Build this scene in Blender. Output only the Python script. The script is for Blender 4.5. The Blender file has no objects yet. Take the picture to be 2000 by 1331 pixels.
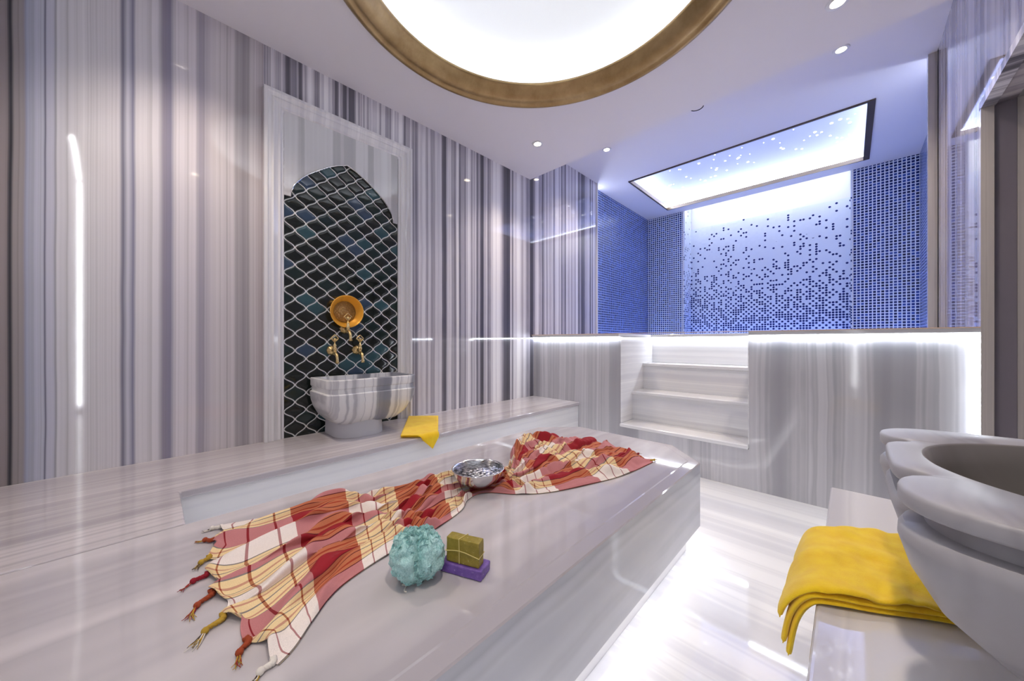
import bpy, bmesh, math, random
from mathutils import Vector, noise
from math import pi, sin, cos, radians as R

C = bpy.context.scene.collection
sc = bpy.context.scene

# ---------------------------------------------------------------- camera, world, exposure
CAM_ANG = 44.06                      # heading: degrees left of +Y
FPX = 680.0
cam_d = bpy.data.cameras.new('camera')
cam = bpy.data.objects.new('camera', cam_d); C.objects.link(cam)
cam.location = (0, 0, 1.0)
cam.rotation_euler = (R(90), 0, R(CAM_ANG))
cam_d.sensor_width = 36.0
cam_d.lens = 36.0 * FPX / 2000.0
cam_d.shift_y = 2.5 / 2000.0
cam_d.clip_start = 0.02
sc.camera = cam
w = bpy.data.worlds.new('world'); sc.world = w; w.use_nodes = True
w.node_tree.nodes['Background'].inputs[0].default_value = (0.8, 0.85, 1, 1)
w.node_tree.nodes['Background'].inputs[1].default_value = 0.0
sc.view_settings.view_transform = 'Standard'
sc.view_settings.look = 'None'
sc.view_settings.gamma = 1.0
sc.view_settings.use_curve_mapping = False
sc.view_settings.exposure = 0.34
try:
    sc.cycles.use_denoising = True
    sc.cycles.max_bounces = 10
    sc.cycles.diffuse_bounces = 5
    sc.cycles.glossy_bounces = 5
    sc.cycles.sample_clamp_indirect = 6.0
    sc.cycles.caustics_reflective = False
    sc.cycles.caustics_refractive = False
except Exception:
    pass

# light levels
DOME_PANEL = .25
DOME_LED = 19.0
POOL_PANEL = .26
POOL_LED = 14.0
LIP_LED = 34.0
TOE_LED = 9.0
NICHE_LED = 30.0
SPOT_W = 50.0

_s, _c = sin(R(CAM_ANG)), cos(R(CAM_ANG))
def onz(px, py, z):
    """point on the horizontal plane z that the photograph shows at pixel px, py"""
    d = FPX * (z - 1) / (668 - py); r = (px - 1000) / FPX * d
    return Vector((-_s * d + _c * r, _c * d + _s * r, z))

# ---------------------------------------------------------------- node helpers
def newmat(name):
    m = bpy.data.materials.new(name); m.use_nodes = True
    nt = m.node_tree; nt.nodes.clear()
    out = nt.nodes.new('ShaderNodeOutputMaterial')
    b = nt.nodes.new('ShaderNodeBsdfPrincipled')
    nt.links.new(b.outputs[0], out.inputs[0])
    return m, nt, b
def N(nt, t, **k):
    n = nt.nodes.new(t)
    for a, v in k.items(): setattr(n, a, v)
    return n
def setin(nt, sock, v):
    if isinstance(v, bpy.types.NodeSocket): nt.links.new(v, sock)
    else: sock.default_value = v
def mth(nt, op, a, b=None, c=None):
    n = N(nt, 'ShaderNodeMath', operation=op)
    setin(nt, n.inputs[0], a)
    if b is not None: setin(nt, n.inputs[1], b)
    if c is not None: setin(nt, n.inputs[2], c)
    return n.outputs[0]
def mixc(nt, f, a, b, mode='MIX'):
    n = N(nt, 'ShaderNodeMix', data_type='RGBA', blend_type=mode)
    setin(nt, n.inputs[0], f); setin(nt, n.inputs[6], a); setin(nt, n.inputs[7], b)
    return n.outputs[2]
def ramp(nt, f, stops, interp='LINEAR'):
    n = N(nt, 'ShaderNodeValToRGB'); cr = n.color_ramp; cr.interpolation = interp
    while len(cr.elements) > 1: cr.elements.remove(cr.elements[-1])
    for i, (p, col) in enumerate(stops):
        if not isinstance(col, tuple): col = (col, col, col)
        e = cr.elements[0] if i == 0 else cr.elements.new(p)
        e.position = p; e.color = (*col, 1)
    nt.links.new(f, n.inputs[0]); return n.outputs[0]
def coords(nt):
    t = N(nt, 'ShaderNodeTexCoord'); s = N(nt, 'ShaderNodeSeparateXYZ')
    nt.links.new(t.outputs['Object'], s.inputs[0])
    return t.outputs['Object'], s.outputs[0], s.outputs[1], s.outputs[2]
def n1d(nt, wv, scale, detail=2.0, rough=0.5):
    n = N(nt, 'ShaderNodeTexNoise', noise_dimensions='1D')
    setin(nt, n.inputs['W'], wv); n.inputs['Scale'].default_value = scale
    n.inputs['Detail'].default_value = detail; n.inputs['Roughness'].default_value = rough
    return n.outputs[0]
def n3d(nt, v, scale, detail=2.0, rough=0.5):
    n = N(nt, 'ShaderNodeTexNoise'); nt.links.new(v, n.inputs['Vector'])
    n.inputs['Scale'].default_value = scale; n.inputs['Detail'].default_value = detail
    n.inputs['Roughness'].default_value = rough
    return n.outputs[0]
def bump(nt, b, h, strength=0.3, dist=0.01):
    n = N(nt, 'ShaderNodeBump'); n.inputs['Strength'].default_value = strength
    n.inputs['Distance'].default_value = dist
    nt.links.new(h, n.inputs['Height']); nt.links.new(n.outputs[0], b.inputs['Normal'])

def plain(name, col, rough=0.5, metal=0.0, ior=1.45, **k):
    m, nt, b = newmat(name)
    b.inputs['Base Color'].default_value = (*col, 1)
    b.inputs['Roughness'].default_value = rough
    b.inputs['Metallic'].default_value = metal
    b.inputs['IOR'].default_value = ior
    for a, v in k.items(): b.inputs[a].default_value = v
    return m
def emit(name, col, strength):
    m, nt, b = newmat(name)
    b.inputs['Base Color'].default_value = (*[min(1, c * .8) for c in col], 1)
    b.inputs['Emission Color'].default_value = (*col, 1)
    b.inputs['Emission Strength'].default_value = strength
    return m

# stops of the striped marble, by noise value
STRONG = [(0.0, (.075, .072, .09)), (.30, (.12, .115, .14)), (.385, (.27, .255, .30)), (.43, (.46, .44, .485)), (.475, (.34, .32, .37)),
          (.52, (.60, .57, .61)), (.57, (.74, .72, .75)), (.63, (.50, .48, .54)), (.70, (.80, .78, .81)), (1.0, (.86, .85, .87))]
SOFT = [(0.0, (.40, .40, .43)), (.36, (.50, .50, .53)), (.43, (.66, .66, .68)), (.50, (.56, .56, .59)), (.56, (.74, .74, .76)), (.64, (.66, .66, .69)), (1.0, (.80, .80, .81))]
PALE = [(0.0, (.62, .62, .65)), (.38, (.69, .69, .72)), (.48, (.78, .78, .79)), (.54, (.72, .72, .74)), (.62, (.82, .82, .83)), (1.0, (.86, .86, .86))]

def marble(name, axis, stops=STRONG, fine=26.0, broad=5.0, warp=0.03, along=None, rough=0.05, shift=0.0, explicit=None, tint=None, k=1.5, ior=1.55):
    """marble slabs: bands at right angles to `axis` (0 x, 1 y, 2 z)"""
    m, nt, b = newmat(name)
    v, x, y, z = coords(nt)
    cc = (x, y, z)[axis]
    mp = N(nt, 'ShaderNodeMapping'); nt.links.new(v, mp.inputs[0])
    mp.inputs['Scale'].default_value = along or tuple(1.5 if i == axis else .6 for i in range(3))
    wn = n3d(nt, mp.outputs[0], 1.6, 3, .6)
    wv = mth(nt, 'ADD', cc, mth(nt, 'MULTIPLY', mth(nt, 'SUBTRACT', wn, .5), warp))
    wv = mth(nt, 'ADD', wv, shift)
    f = mth(nt, 'ADD', mth(nt, 'MULTIPLY', n1d(nt, wv, broad, 1.0), .50), mth(nt, 'MULTIPLY', n1d(nt, wv, fine, 3.0, .55), .50))
    f = mth(nt, 'ADD', mth(nt, 'MULTIPLY', mth(nt, 'SUBTRACT', f, .5), k), .5)
    cloud = n3d(nt, v, 2.2, 4, .6)
    f = mth(nt, 'ADD', f, mth(nt, 'MULTIPLY', mth(nt, 'SUBTRACT', cloud, .5), .10))
    col = ramp(nt, f, stops)
    if explicit:
        lo, hi, st = explicit
        q = mth(nt, 'DIVIDE', mth(nt, 'SUBTRACT', wv, lo), hi - lo)
        ex = ramp(nt, q, st)
        fi = ramp(nt, n1d(nt, wv, 45.0, 4.0, .7), [(.28, .70), (.5, .97), (.7, 1.05)])
        ex = mixc(nt, 1.0, ex, fi, 'MULTIPLY')
        col = mixc(nt, mth(nt, 'GREATER_THAN', wv, hi), ex, col)
    if tint: col = mixc(nt, 1.0, col, (*tint, 1), 'MULTIPLY')
    nt.links.new(col, b.inputs['Base Color'])
    b.inputs['Roughness'].default_value = rough
    b.inputs['IOR'].default_value = ior
    return m

# the left wall: its broad slab bands, as y position -> tone
def yl(px):
    t = (px - 1000) / FPX; d = -2.4 / (-_s + _c * t); return _c * d + _s * t * d
LO, HI = -.44, yl(514)
BW = [(-2, (.30, .26, .26)), (12, (.34, .30, .30)), (17, (.06, .06, .07)), (22, (.06, .06, .07)), (26, (.32, .29, .29)), (46, (.36, .33, .33)),
      (50, (.36, .38, .50)), (60, (.50, .52, .62)), (85, (.52, .54, .63)), (88, (.12, .12, .18)), (91, (.55, .56, .66)), (106, (.60, .61, .70)),
      (108, (.14, .14, .18)), (111, (.66, .66, .70)), (150, (.72, .71, .73)), (232, (.70, .68, .71)), (240, (.20, .20, .27)), (250, (.60, .60, .67)), (260, (.26, .26, .36)),
      (267, (.74, .72, .75)), (308, (.70, .68, .72)), (318, (.30, .28, .34)), (333, (.28, .27, .36)), (342, (.70, .67, .71)), (380, (.68, .64, .68)),
      (390, (.34, .32, .38)), (402, (.50, .47, .52)), (420, (.64, .60, .62)), (455, (.58, .54, .56)), (475, (.30, .28, .30)), (495, (.60, .56, .58)), (512, (.42, .38, .40))]
assert len(BW) <= 32
EX = (LO, HI, [((yl(p) - LO) / (HI - LO) if p > 0 else 0, c) for p, c in BW])

M = {}
M['wall_left'] = marble('striped_marble', 1, STRONG, 20, 6, .014, explicit=EX, k=2.1)
M['wall_x'] = marble('striped_marble_cross', 0, STRONG, 26, 6, .03, k=1.8, shift=3.1)
M['wall_right'] = marble('striped_marble_right', 1, [(0, (.14, .12, .15)), (.40, (.26, .235, .27)), (.46, (.44, .41, .45)), (.54, (.36, .33, .37)), (.6, (.52, .48, .51)), (1, (.60, .57, .60))], 16, 5, .03, k=1.5, shift=7.7, rough=.03)
M['jamb'] = marble('beige_marble', 0, SOFT, 14, 4, .02, tint=(.80, .74, .68), rough=.12)
M['trim'] = marble('pale_trim_marble', 1, PALE, 20, 4, .02, rough=.09, tint=(.97, .95, .95))
M['platform'] = marble('grey_banded_marble', 0, SOFT, 6, 2.4, .05, rough=.07, k=2.3, shift=1.25, tint=(.80, .79, .80))
M['step'] = marble('white_step_marble', 2, PALE, 12, 5, .05, rough=.10, k=1.5)
M['bench_left'] = marble('bench_marble', 0, SOFT, 9, 3, .05, rough=.05, tint=(.86, .80, .79), k=1.2)
M['bench_face'] = marble('bench_face_marble', 2, PALE, 8, 3, .05, rough=.07)
M['table'] = marble('table_marble', 0, SOFT, 3.0, 1.3, .14, rough=.04, tint=(.83, .78, .78), k=1.15, shift=.31)
M['table_side'] = marble('table_skirt_marble', 2, SOFT, 5, 2.5, .08, rough=.08, tint=(.80, .83, .88), k=.9)
M['floor'] = marble('floor_marble', 1, PALE, 6, 2.4, .06, rough=.045, k=2.4)
M['bench_right'] = marble('right_bench_marble', 0, PALE, 6, 2, .05, rough=.05, tint=(.84, .82, .82))
SK = [(0.0, (.22, .23, .27)), (.38, (.28, .29, .33)), (.45, (.52, .52, .55)), (.50, (.76, .76, .77)), (.58, (.80, .80, .80)), (.64, (.55, .55, .58)), (.72, (.82, .82, .82)), (1, (.85, .85, .85))]
M['sink'] = marble('basin_marble', 1, SK, 9, 6, .06, rough=.25, k=2.1, shift=.4, along=(2.5, 2.5, 2.5))
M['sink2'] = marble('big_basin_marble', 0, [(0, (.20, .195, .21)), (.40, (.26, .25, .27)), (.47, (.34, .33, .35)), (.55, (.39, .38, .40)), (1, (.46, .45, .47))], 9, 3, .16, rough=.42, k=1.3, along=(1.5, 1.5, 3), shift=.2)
M['sink2_in_shaded'] = marble('big_basin_inside_shaded', 1, [(0, (.13, .12, .11)), (.45, (.2, .185, .175)), (.6, (.27, .25, .24)), (1, (.3, .28, .27))], 9, 3, .12, rough=.3)  # darker copy of the basin marble; the hollow's shade is in its colour
M['base'] = plain('grey_stone_base', (.50, .50, .53), .45)
M['white'] = plain('white_plaster', (.80, .80, .82), .75)
M['ceil'] = plain('matt_white_ceiling', (.82, .79, .81), .8)
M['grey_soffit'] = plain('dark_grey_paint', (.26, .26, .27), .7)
M['bronze'] = plain('dark_bronze', (.12, .09, .07), .35, .8)
M['brass_line'] = plain('brushed_brass_edge', (.62, .48, .28), .35, .9)
M['chrome'] = plain('polished_silver', (.82, .82, .83), .12, 1.0)
M['black'] = plain('black_plastic', (.01, .01, .012), .5)
M['led'] = emit('led_cool', (.86, .92, 1.0), LIP_LED)
M['led_toe'] = emit('led_warm_white', (.97, .97, 1.0), TOE_LED)
M['led_dome'] = emit('led_dome', (.94, .97, 1.0), DOME_LED)
M['led_pool'] = emit('led_pool', (.74, .80, 1.0), POOL_LED)
M['led_blue'] = emit('led_blue', (.50, .60, 1.0), 11.0)
M['led_niche'] = emit('led_niche', (.95, .97, 1.0), NICHE_LED)
M['spot'] = emit('warm_downlight', (1.0, .86, .66), 14.0)
M['star'] = emit('fibre_star', (1, 1, 1), 9.0)
M['panel_dome'] = emit('backlit_white_membrane', (.93, .96, 1.0), DOME_PANEL)
M['panel_pool'] = emit('backlit_blue_membrane', (.55, .62, 1.0), POOL_PANEL)

# gold ring: brushed, slightly streaked round
m, nt, b = newmat('antique_gold'); v, x, y, z = coords(nt)
col = ramp(nt, n3d(nt, v, 5, 5, .65), [(.3, (.26, .165, .07)), (.7, (.46, .33, .17))])
nt.links.new(col, b.inputs['Base Color']); b.inputs['Metallic'].default_value = .8; b.inputs['Roughness'].default_value = .34
M['gold'] = m
m, nt, b = newmat('polished_brass'); v, x, y, z = coords(nt)
col = ramp(nt, n3d(nt, v, 60, 3, .6), [(.3, (.52, .36, .13)), (.7, (.85, .66, .34))])
nt.links.new(col, b.inputs['Base Color']); b.inputs['Metallic'].default_value = .95; b.inputs['Roughness'].default_value = .25
bump(nt, b, n3d(nt, v, 180, 2), .3, .002)
M['brass'] = m
m, nt, b = newmat('orange_gold_bowl'); v, x, y, z = coords(nt)
b.inputs['Base Color'].default_value = (.92, .46, .055, 1); b.inputs['Metallic'].default_value = .35; b.inputs['Roughness'].default_value = .33
M['gold_bowl'] = m
m, nt, b = newmat('hammered_gold'); v, x, y, z = coords(nt)
vo = N(nt, 'ShaderNodeTexVoronoi'); nt.links.new(v, vo.inputs['Vector']); vo.inputs['Scale'].default_value = 90
nt.links.new(ramp(nt, vo.outputs[0], [(0, (.66, .44, .18)), (.6, (.44, .28, .11))]), b.inputs['Base Color'])
b.inputs['Metallic'].default_value = .6; b.inputs['Roughness'].default_value = .4; bump(nt, b, vo.outputs[0], .6, .004)
M['hammered'] = m
m, nt, b = newmat('engraved_silver'); v, x, y, z = coords(nt)
vo = N(nt, 'ShaderNodeTexVoronoi'); nt.links.new(v, vo.inputs['Vector']); vo.inputs['Scale'].default_value = 75
nt.links.new(ramp(nt, vo.outputs[0], [(0, (.85, .85, .86)), (.5, (.5, .5, .52)), (.8, (.10, .10, .11))]), b.inputs['Base Color'])
b.inputs['Metallic'].default_value = 1; b.inputs['Roughness'].default_value = .22; bump(nt, b, vo.outputs[0], .8, .006)
M['engraved'] = m

# glass mosaic walls
def mosaic(name, ua, pitch=.0335, grout=(.78, .84, .95), stops=None, gw=.14, frac=None, zlo=1.0, zhi=2.9, rough=.12):
    """grid of small tiles in the plane of axis `ua` and z; with frac, dark tiles thin out upwards"""
    m, nt, b = newmat(name); v, x, y, z = coords(nt)
    u = (x, y, z)[ua]
    a = mth(nt, 'DIVIDE', u, pitch); c = mth(nt, 'DIVIDE', z, pitch)
    fa = mth(nt, 'ABSOLUTE', mth(nt, 'SUBTRACT', mth(nt, 'FRACT', mth(nt, 'ADD', a, 100)), .5))
    fc = mth(nt, 'ABSOLUTE', mth(nt, 'SUBTRACT', mth(nt, 'FRACT', c), .5))
    edge = mth(nt, 'GREATER_THAN', mth(nt, 'MAXIMUM', fa, fc), .5 - gw)
    ia = mth(nt, 'FLOOR', mth(nt, 'ADD', a, 100)); ic = mth(nt, 'FLOOR', c)
    cmb = N(nt, 'ShaderNodeCombineXYZ'); setin(nt, cmb.inputs[0], ia); setin(nt, cmb.inputs[1], ic)
    wn = N(nt, 'ShaderNodeTexWhiteNoise', noise_dimensions='3D'); nt.links.new(cmb.outputs[0], wn.inputs[0])
    rnd = wn.outputs[0]
    if frac is None:
        tile = ramp(nt, rnd, stops)
        col = mixc(nt, edge, tile, (*grout, 1))
    else:
        h = mth(nt, 'DIVIDE', mth(nt, 'SUBTRACT', z, zlo), zhi - zlo)
        p = ramp(nt, h, [(0, .99), (.12, .90), (.28, .66), (.45, .40), (.6, .21), (.8, .12), (1, .05)])
        chk = mth(nt, 'MODULO', mth(nt, 'ADD', ia, ic), 2)
        pp = mth(nt, 'MULTIPLY', p, mth(nt, 'ADD', mth(nt, 'MULTIPLY', chk, .9), .50))
        dark = mth(nt, 'LESS_THAN', rnd, pp)
        sep = mth(nt, 'LESS_THAN', mth(nt, 'ADD', mth(nt, 'POWER', fa, 2), mth(nt, 'POWER', fc, 2)), .165)
        dark = mth(nt, 'MULTIPLY', dark, sep)
        col = mixc(nt, dark, (.74, .79, .88, 1), (.006, .018, .13, 1))
    nt.links.new(col, b.inputs['Base Color'])
    b.inputs['Roughness'].default_value = rough; b.inputs['Specular IOR Level'].default_value = .3
    wn2 = N(nt, 'ShaderNodeTexWhiteNoise', noise_dimensions='3D'); nt.links.new(cmb.outputs[0], wn2.inputs[0])
    nm = N(nt, 'ShaderNodeVectorMath', operation='SUBTRACT'); nt.links.new(wn2.outputs[1], nm.inputs[0]); nm.inputs[1].default_value = (.5, .5, .5)
    ns = N(nt, 'ShaderNodeVectorMath', operation='SCALE'); nt.links.new(nm.outputs[0], ns.inputs[0]); ns.inputs['Scale'].default_value = .10
    ge = N(nt, 'ShaderNodeNewGeometry')
    na = N(nt, 'ShaderNodeVectorMath', operation='ADD'); nt.links.new(ge.outputs['Normal'], na.inputs[0]); nt.links.new(ns.outputs[0], na.inputs[1])
    nn = N(nt, 'ShaderNodeVectorMath', operation='NORMALIZE'); nt.links.new(na.outputs[0], nn.inputs[0])
    nt.links.new(nn.outputs[0], b.inputs['Normal'])
    return m
NAVY = [(0, (.006, .012, .07)), (.4, (.010, .022, .13)), (.8, (.02, .045, .24)), (1, (.05, .11, .40))]
M['mos_x'] = mosaic('navy_glass_mosaic_facing', 0, stops=NAVY, rough=.22)
M['mos_y'] = mosaic('navy_glass_mosaic_side', 1, stops=NAVY, grout=(.42, .52, .8), gw=.12, rough=.22)
M['mos_grad'] = mosaic('fading_blue_mosaic', 0, frac=True, rough=.35)
M['mos_grad_y'] = mosaic('fading_blue_mosaic_side', 1, frac=True, rough=.15)

# lantern tiles
M['tile_dark'] = plain('bottle_black_glaze', (.010, .014, .013), .10, ior=1.5)
M['tile_green'] = plain('deep_green_glaze', (.012, .024, .024), .10, ior=1.5)
M['tile_teal'] = plain('teal_glaze', (.03, .075, .09), .10, ior=1.5)
M['tile_blue'] = plain('slate_blue_glaze', (.035, .06, .10), .10, ior=1.5)
M['grout'] = plain('white_grout', (.92, .92, .90), .7)

# towels
def terry(name, a, b_):
    m, nt, b = newmat(name); v, x, y, z = coords(nt)
    nt.links.new(ramp(nt, n3d(nt, v, 28, 4, .6), [(.3, a), (.7, b_)]), b.inputs['Base Color'])
    b.inputs['Roughness'].default_value = .95
    b.inputs['Sheen Weight'].default_value = .25
    bump(nt, b, n3d(nt, v, 420, 3, .7), .6, .003)
    return m
M['yellow'] = terry('yellow_terry', (.92, .56, .004), (1.0, .70, .012))

# plaid: warp stripes run lengthwise, weft stripes across
m, nt, b = newmat('red_plaid_cotton')
uv = N(nt, 'ShaderNodeUVMap'); s = N(nt, 'ShaderNodeSeparateXYZ'); nt.links.new(uv.outputs[0], s.inputs[0])
fu = mth(nt, 'FRACT', mth(nt, 'ADD', s.outputs[0], 0)); fv = mth(nt, 'FRACT', mth(nt, 'ADD', s.outputs[1], 0))
W_, Y_, R_, K_, D_ = (.88, .82, .78), (.86, .64, .24), (.42, .006, .024), (.03, .012, .012), (.30, .015, .025)
warp = ramp(nt, fv, [(0, W_), (.235, K_), (.25, Y_), (.30, (.52, .15, .02)), (.32, Y_), (.37, K_), (.382, Y_), (.43, (.52, .15, .02)), (.45, Y_), (.485, K_), (.50, R_),
                     (.735, K_), (.75, Y_), (.80, (.52, .15, .02)), (.82, Y_), (.87, K_), (.882, Y_), (.93, (.52, .15, .02)), (.95, Y_), (.985, K_)], 'CONSTANT')
weft = ramp(nt, fu, [(0, W_), (.10, D_), (.113, W_), (.22, D_), (.233, W_), (.34, D_), (.353, W_), (.46, R_)], 'CONSTANT')
col = mixc(nt, .5, warp, weft)
mul = mixc(nt, 1.0, warp, weft, 'MULTIPLY')
col = mixc(nt, .55, col, mul)
t2 = N(nt, 'ShaderNodeTexCoord')
wv = n3d(nt, t2.outputs['Object'], 900, 2, .7)
col = mixc(nt, 1.0, col, ramp(nt, wv, [(.3, .82), (.7, 1.12)]), 'MULTIPLY')
nt.links.new(col, b.inputs['Base Color']); b.inputs['Roughness'].default_value = .9
bump(nt, b, wv, .25, .001)
M['plaid'] = m
def thread(n, c): return plain(n, c, .9)
M['th_rust'] = thread('rust_thread', (.30, .05, .015)); M['th_gold'] = thread('gold_thread', (.42, .26, .03))
M['th_white'] = thread('white_thread', (.70, .66, .60)); M['th_red'] = thread('crimson_thread', (.26, .008, .02))
M['th_dark'] = thread('dark_thread', (.07, .05, .04))

m, nt, b = newmat('teal_nylon_mesh'); v, x, y, z = coords(nt)
nt.links.new(ramp(nt, n3d(nt, v, 260, 3, .7), [(.35, (.28, .56, .56)), (.65, (.58, .86, .84))]), b.inputs['Base Color'])
b.inputs['Roughness'].default_value = .5; bump(nt, b, n3d(nt, v, 500, 2, .7), .8, .003)
b.inputs['Subsurface Weight'].default_value = .15; b.inputs['Subsurface Radius'].default_value = (.01, .015, .015)
M['puff'] = m
def soapmat(name, a, b_, sp):
    m, nt, b = newmat(name); v, x, y, z = coords(nt)
    c1 = ramp(nt, n3d(nt, v, 60, 4, .7), [(.3, a), (.7, b_)])
    fl = ramp(nt, n3d(nt, v, 210, 2, .6), [(.66, 0.0), (.72, 1.0)])
    nt.links.new(mixc(nt, fl, c1, (*sp, 1)), b.inputs['Base Color']); b.inputs['Roughness'].default_value = .45
    bump(nt, b, n3d(nt, v, 120, 3, .7), .3, .002)
    return m
M['soap_green'] = soapmat('olive_soap', (.21, .16, .015), (.33, .25, .035), (.45, .40, .15))
M['soap_purple'] = soapmat('lavender_soap', (.10, .045, .24), (.19, .10, .40), (.42, .34, .6))
M['twine'] = plain('pale_twine', (.62, .52, .20), .8)

# ---------------------------------------------------------------- mesh helpers
def link(name, me, mat, parent=None, smooth=False):
    o = bpy.data.objects.new(name, me); C.objects.link(o)
    for mm in (mat if isinstance(mat, list) else [mat]): me.materials.append(mm)
    if smooth:
        for p in me.polygons: p.use_smooth = True
    if parent:
        o.parent = parent
        o.location = -parent.location
    return o
def from_bm(name, bm, mat, parent=None, smooth=False):
    bmesh.ops.recalc_face_normals(bm, faces=bm.faces[:])
    me = bpy.data.meshes.new(name); bm.to_mesh(me); bm.free()
    return link(name, me, mat, parent, smooth)
def bx(bm, x0, x1, y0, y1, z0, z1, mi=0):
    v = [bm.verts.new((x, y, z)) for x in (x0, x1) for y in (y0, y1) for z in (z0, z1)]
    for q in ((0, 1, 3, 2), (4, 6, 7, 5), (0, 4, 5, 1), (2, 3, 7, 6), (0, 2, 6, 4), (1, 5, 7, 3)):
        f = bm.faces.new([v[i] for i in q]); f.material_index = mi
def box(name, dims, mat, parent=None, bevel=0.0):
    bm = bmesh.new()
    for d in (dims if isinstance(dims[0], (tuple, list)) else [dims]): bx(bm, *d)
    o = from_bm(name, bm, mat, parent)
    if bevel: bev(o, bevel)
    return o
def bev(o, wd, seg=3):
    md = o.modifiers.new('bevel', 'BEVEL'); md.width = wd; md.segments = seg; md.limit_method = 'ANGLE'; md.angle_limit = R(40)
    md.harden_normals = False
    return o
def prism(bm, pts, z0, z1, top_pts=None):
    a = [bm.verts.new((p[0], p[1], z0)) for p in pts]; t = [bm.verts.new((p[0], p[1], z1)) for p in (top_pts or pts)]
    n = len(pts)
    bm.faces.new(a); bm.faces.new(t)
    for i in range(n): bm.faces.new((a[i], a[(i + 1) % n], t[(i + 1) % n], t[i]))
def loft(bm, rings, cap0=True, cap1=True, mi=None, closed=True):
    vs = [[bm.verts.new(p) for p in r] for r in rings]
    n = len(rings[0])
    for k in range(len(vs) - 1):
        for i in range(n if closed else n - 1):
            f = bm.faces.new((vs[k][i], vs[k][(i + 1) % n], vs[k + 1][(i + 1) % n], vs[k + 1][i]))
            if mi: f.material_index = mi[k]
    if cap0: bm.faces.new(vs[0])
    if cap1:
        f = bm.faces.new(vs[-1])
        if mi: f.material_index = mi[-1]
def tube(bm, pts, rad, seg=10, mi=0):
    pts = [Vector(p) for p in pts]
    if not isinstance(rad, (list, tuple)): rad = [rad] * len(pts)
    rings = []
    up = Vector((0, 0, 1))
    for i, p in enumerate(pts):
        t = (pts[min(i + 1, len(pts) - 1)] - pts[max(i - 1, 0)]).normalized()
        if abs(t.dot(up)) > .95: up = Vector((1, 0, 0)) if abs(t.x) < .9 else Vector((0, 1, 0))
        a = t.cross(up).normalized(); c = a.cross(t)
        up = c
        rings.append([p + (a * cos(2 * pi * k / seg) + c * sin(2 * pi * k / seg)) * rad[i] for k in range(seg)])
    loft(bm, rings)
def lathe(bm, prof, cen=(0, 0, 0), axis='z', seg=48, wob=None, close=False):
    """prof: list of (radius, height)"""
    rings = []
    cen = Vector(cen)
    for r, h in prof:
        rg = []
        for k in range(seg):
            a = 2 * pi * k / seg
            rr = r * (1 + (wob(a) if wob else 0))
            p = (rr * cos(a), rr * sin(a), h) if axis == 'z' else (h, rr * cos(a), rr * sin(a))
            rg.append(cen + Vector(p))
        rings.append(rg)
    if close: rings.append(rings[0])
    loft(bm, rings, not close and prof[0][0] > 1e-5, not close)
def props(o, label, cat, group=None):
    o['label'] = label; o['category'] = cat
    if group: o['group'] = group
    return o
def thing(name, label, cat, loc=(0, 0, 0), group=None):
    o = bpy.data.objects.new(name, None); C.objects.link(o); o.location = loc; o.empty_display_size = .05
    return props(o, label, cat, group)
def struct(o):
    o['kind'] = 'structure'; return o
def dup(root, loc, label, group=None):
    r = root.copy(); C.objects.link(r); r.location = loc; r['label'] = label
    if group: r['group'] = group
    for ch in list(root.children):
        c = ch.copy(); C.objects.link(c); c.parent = r
        for g in list(ch.children):
            d = g.copy(); C.objects.link(d); d.parent = c
    return r

# ---------------------------------------------------------------- the room
XL, XR, YN, YP = -2.40, .46, -.43, 2.81
ZC, ZP, ZT = 2.70, 3.10, 1.072
# floor
struct(box('floor', (XL, 1.5, YN, YP + .05, -.05, 0), M['floor']))
# left wall (one plane, runs on beside the platform)
struct(box('wall_left', (XL - .09, XL, YN - .1, 4.09, 0, 3.3), M['wall_left']))
# near wall behind the camera, with an opening for its lit niche
NX0, NX1, NZ1 = -.78, .06, 2.40
def near_wall():
    bm = bmesh.new()
    y0, y1 = YN - .12, YN
    bx(bm, XL - .09, NX0, y0, y1, 0, 3.0); bx(bm, NX1, 1.5, y0, y1, 0, 3.0); bx(bm, NX0, NX1, y0, y1, 0, .43)
    xm = (NX0 + NX1) / 2; hw = (NX1 - NX0) / 2
    n = 24; arch = []
    for i in range(n + 1):
        t = -1 + 2 * i / n
        arch.append((xm + hw * t, NZ1 + .24 * (1 - abs(t) ** 1.7)))
    for i in range(n):
        (xa, za), (xb, zb) = arch[i], arch[i + 1]
        f = [bm.verts.new(p) for p in ((xa, y1, za), (xb, y1, zb), (xb, y1, 3.0), (xa, y1, 3.0), (xa, y0, za), (xb, y0, zb), (xb, y0, 3.0), (xa, y0, 3.0))]
        bm.faces.new(f[:4]); bm.faces.new(f[4:]); bm.faces.new((f[0], f[1], f[5], f[4]))
    return struct(from_bm('wall_near', bm, M['wall_x'])), arch
_, NARCH = near_wall()
# right wall with the doorway beside the platform
DY0, DY1, DZ = 2.02, 2.785, 2.13
struct(box('wall_right', [(XR, XR + .10, YN, DY0, 0, 3.0), (XR, XR + .10, DY0, DY1, DZ, 3.3), (XR, XR + .10, DY1, 3.975, 0, 3.3)], M['wall_right']))
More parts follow.
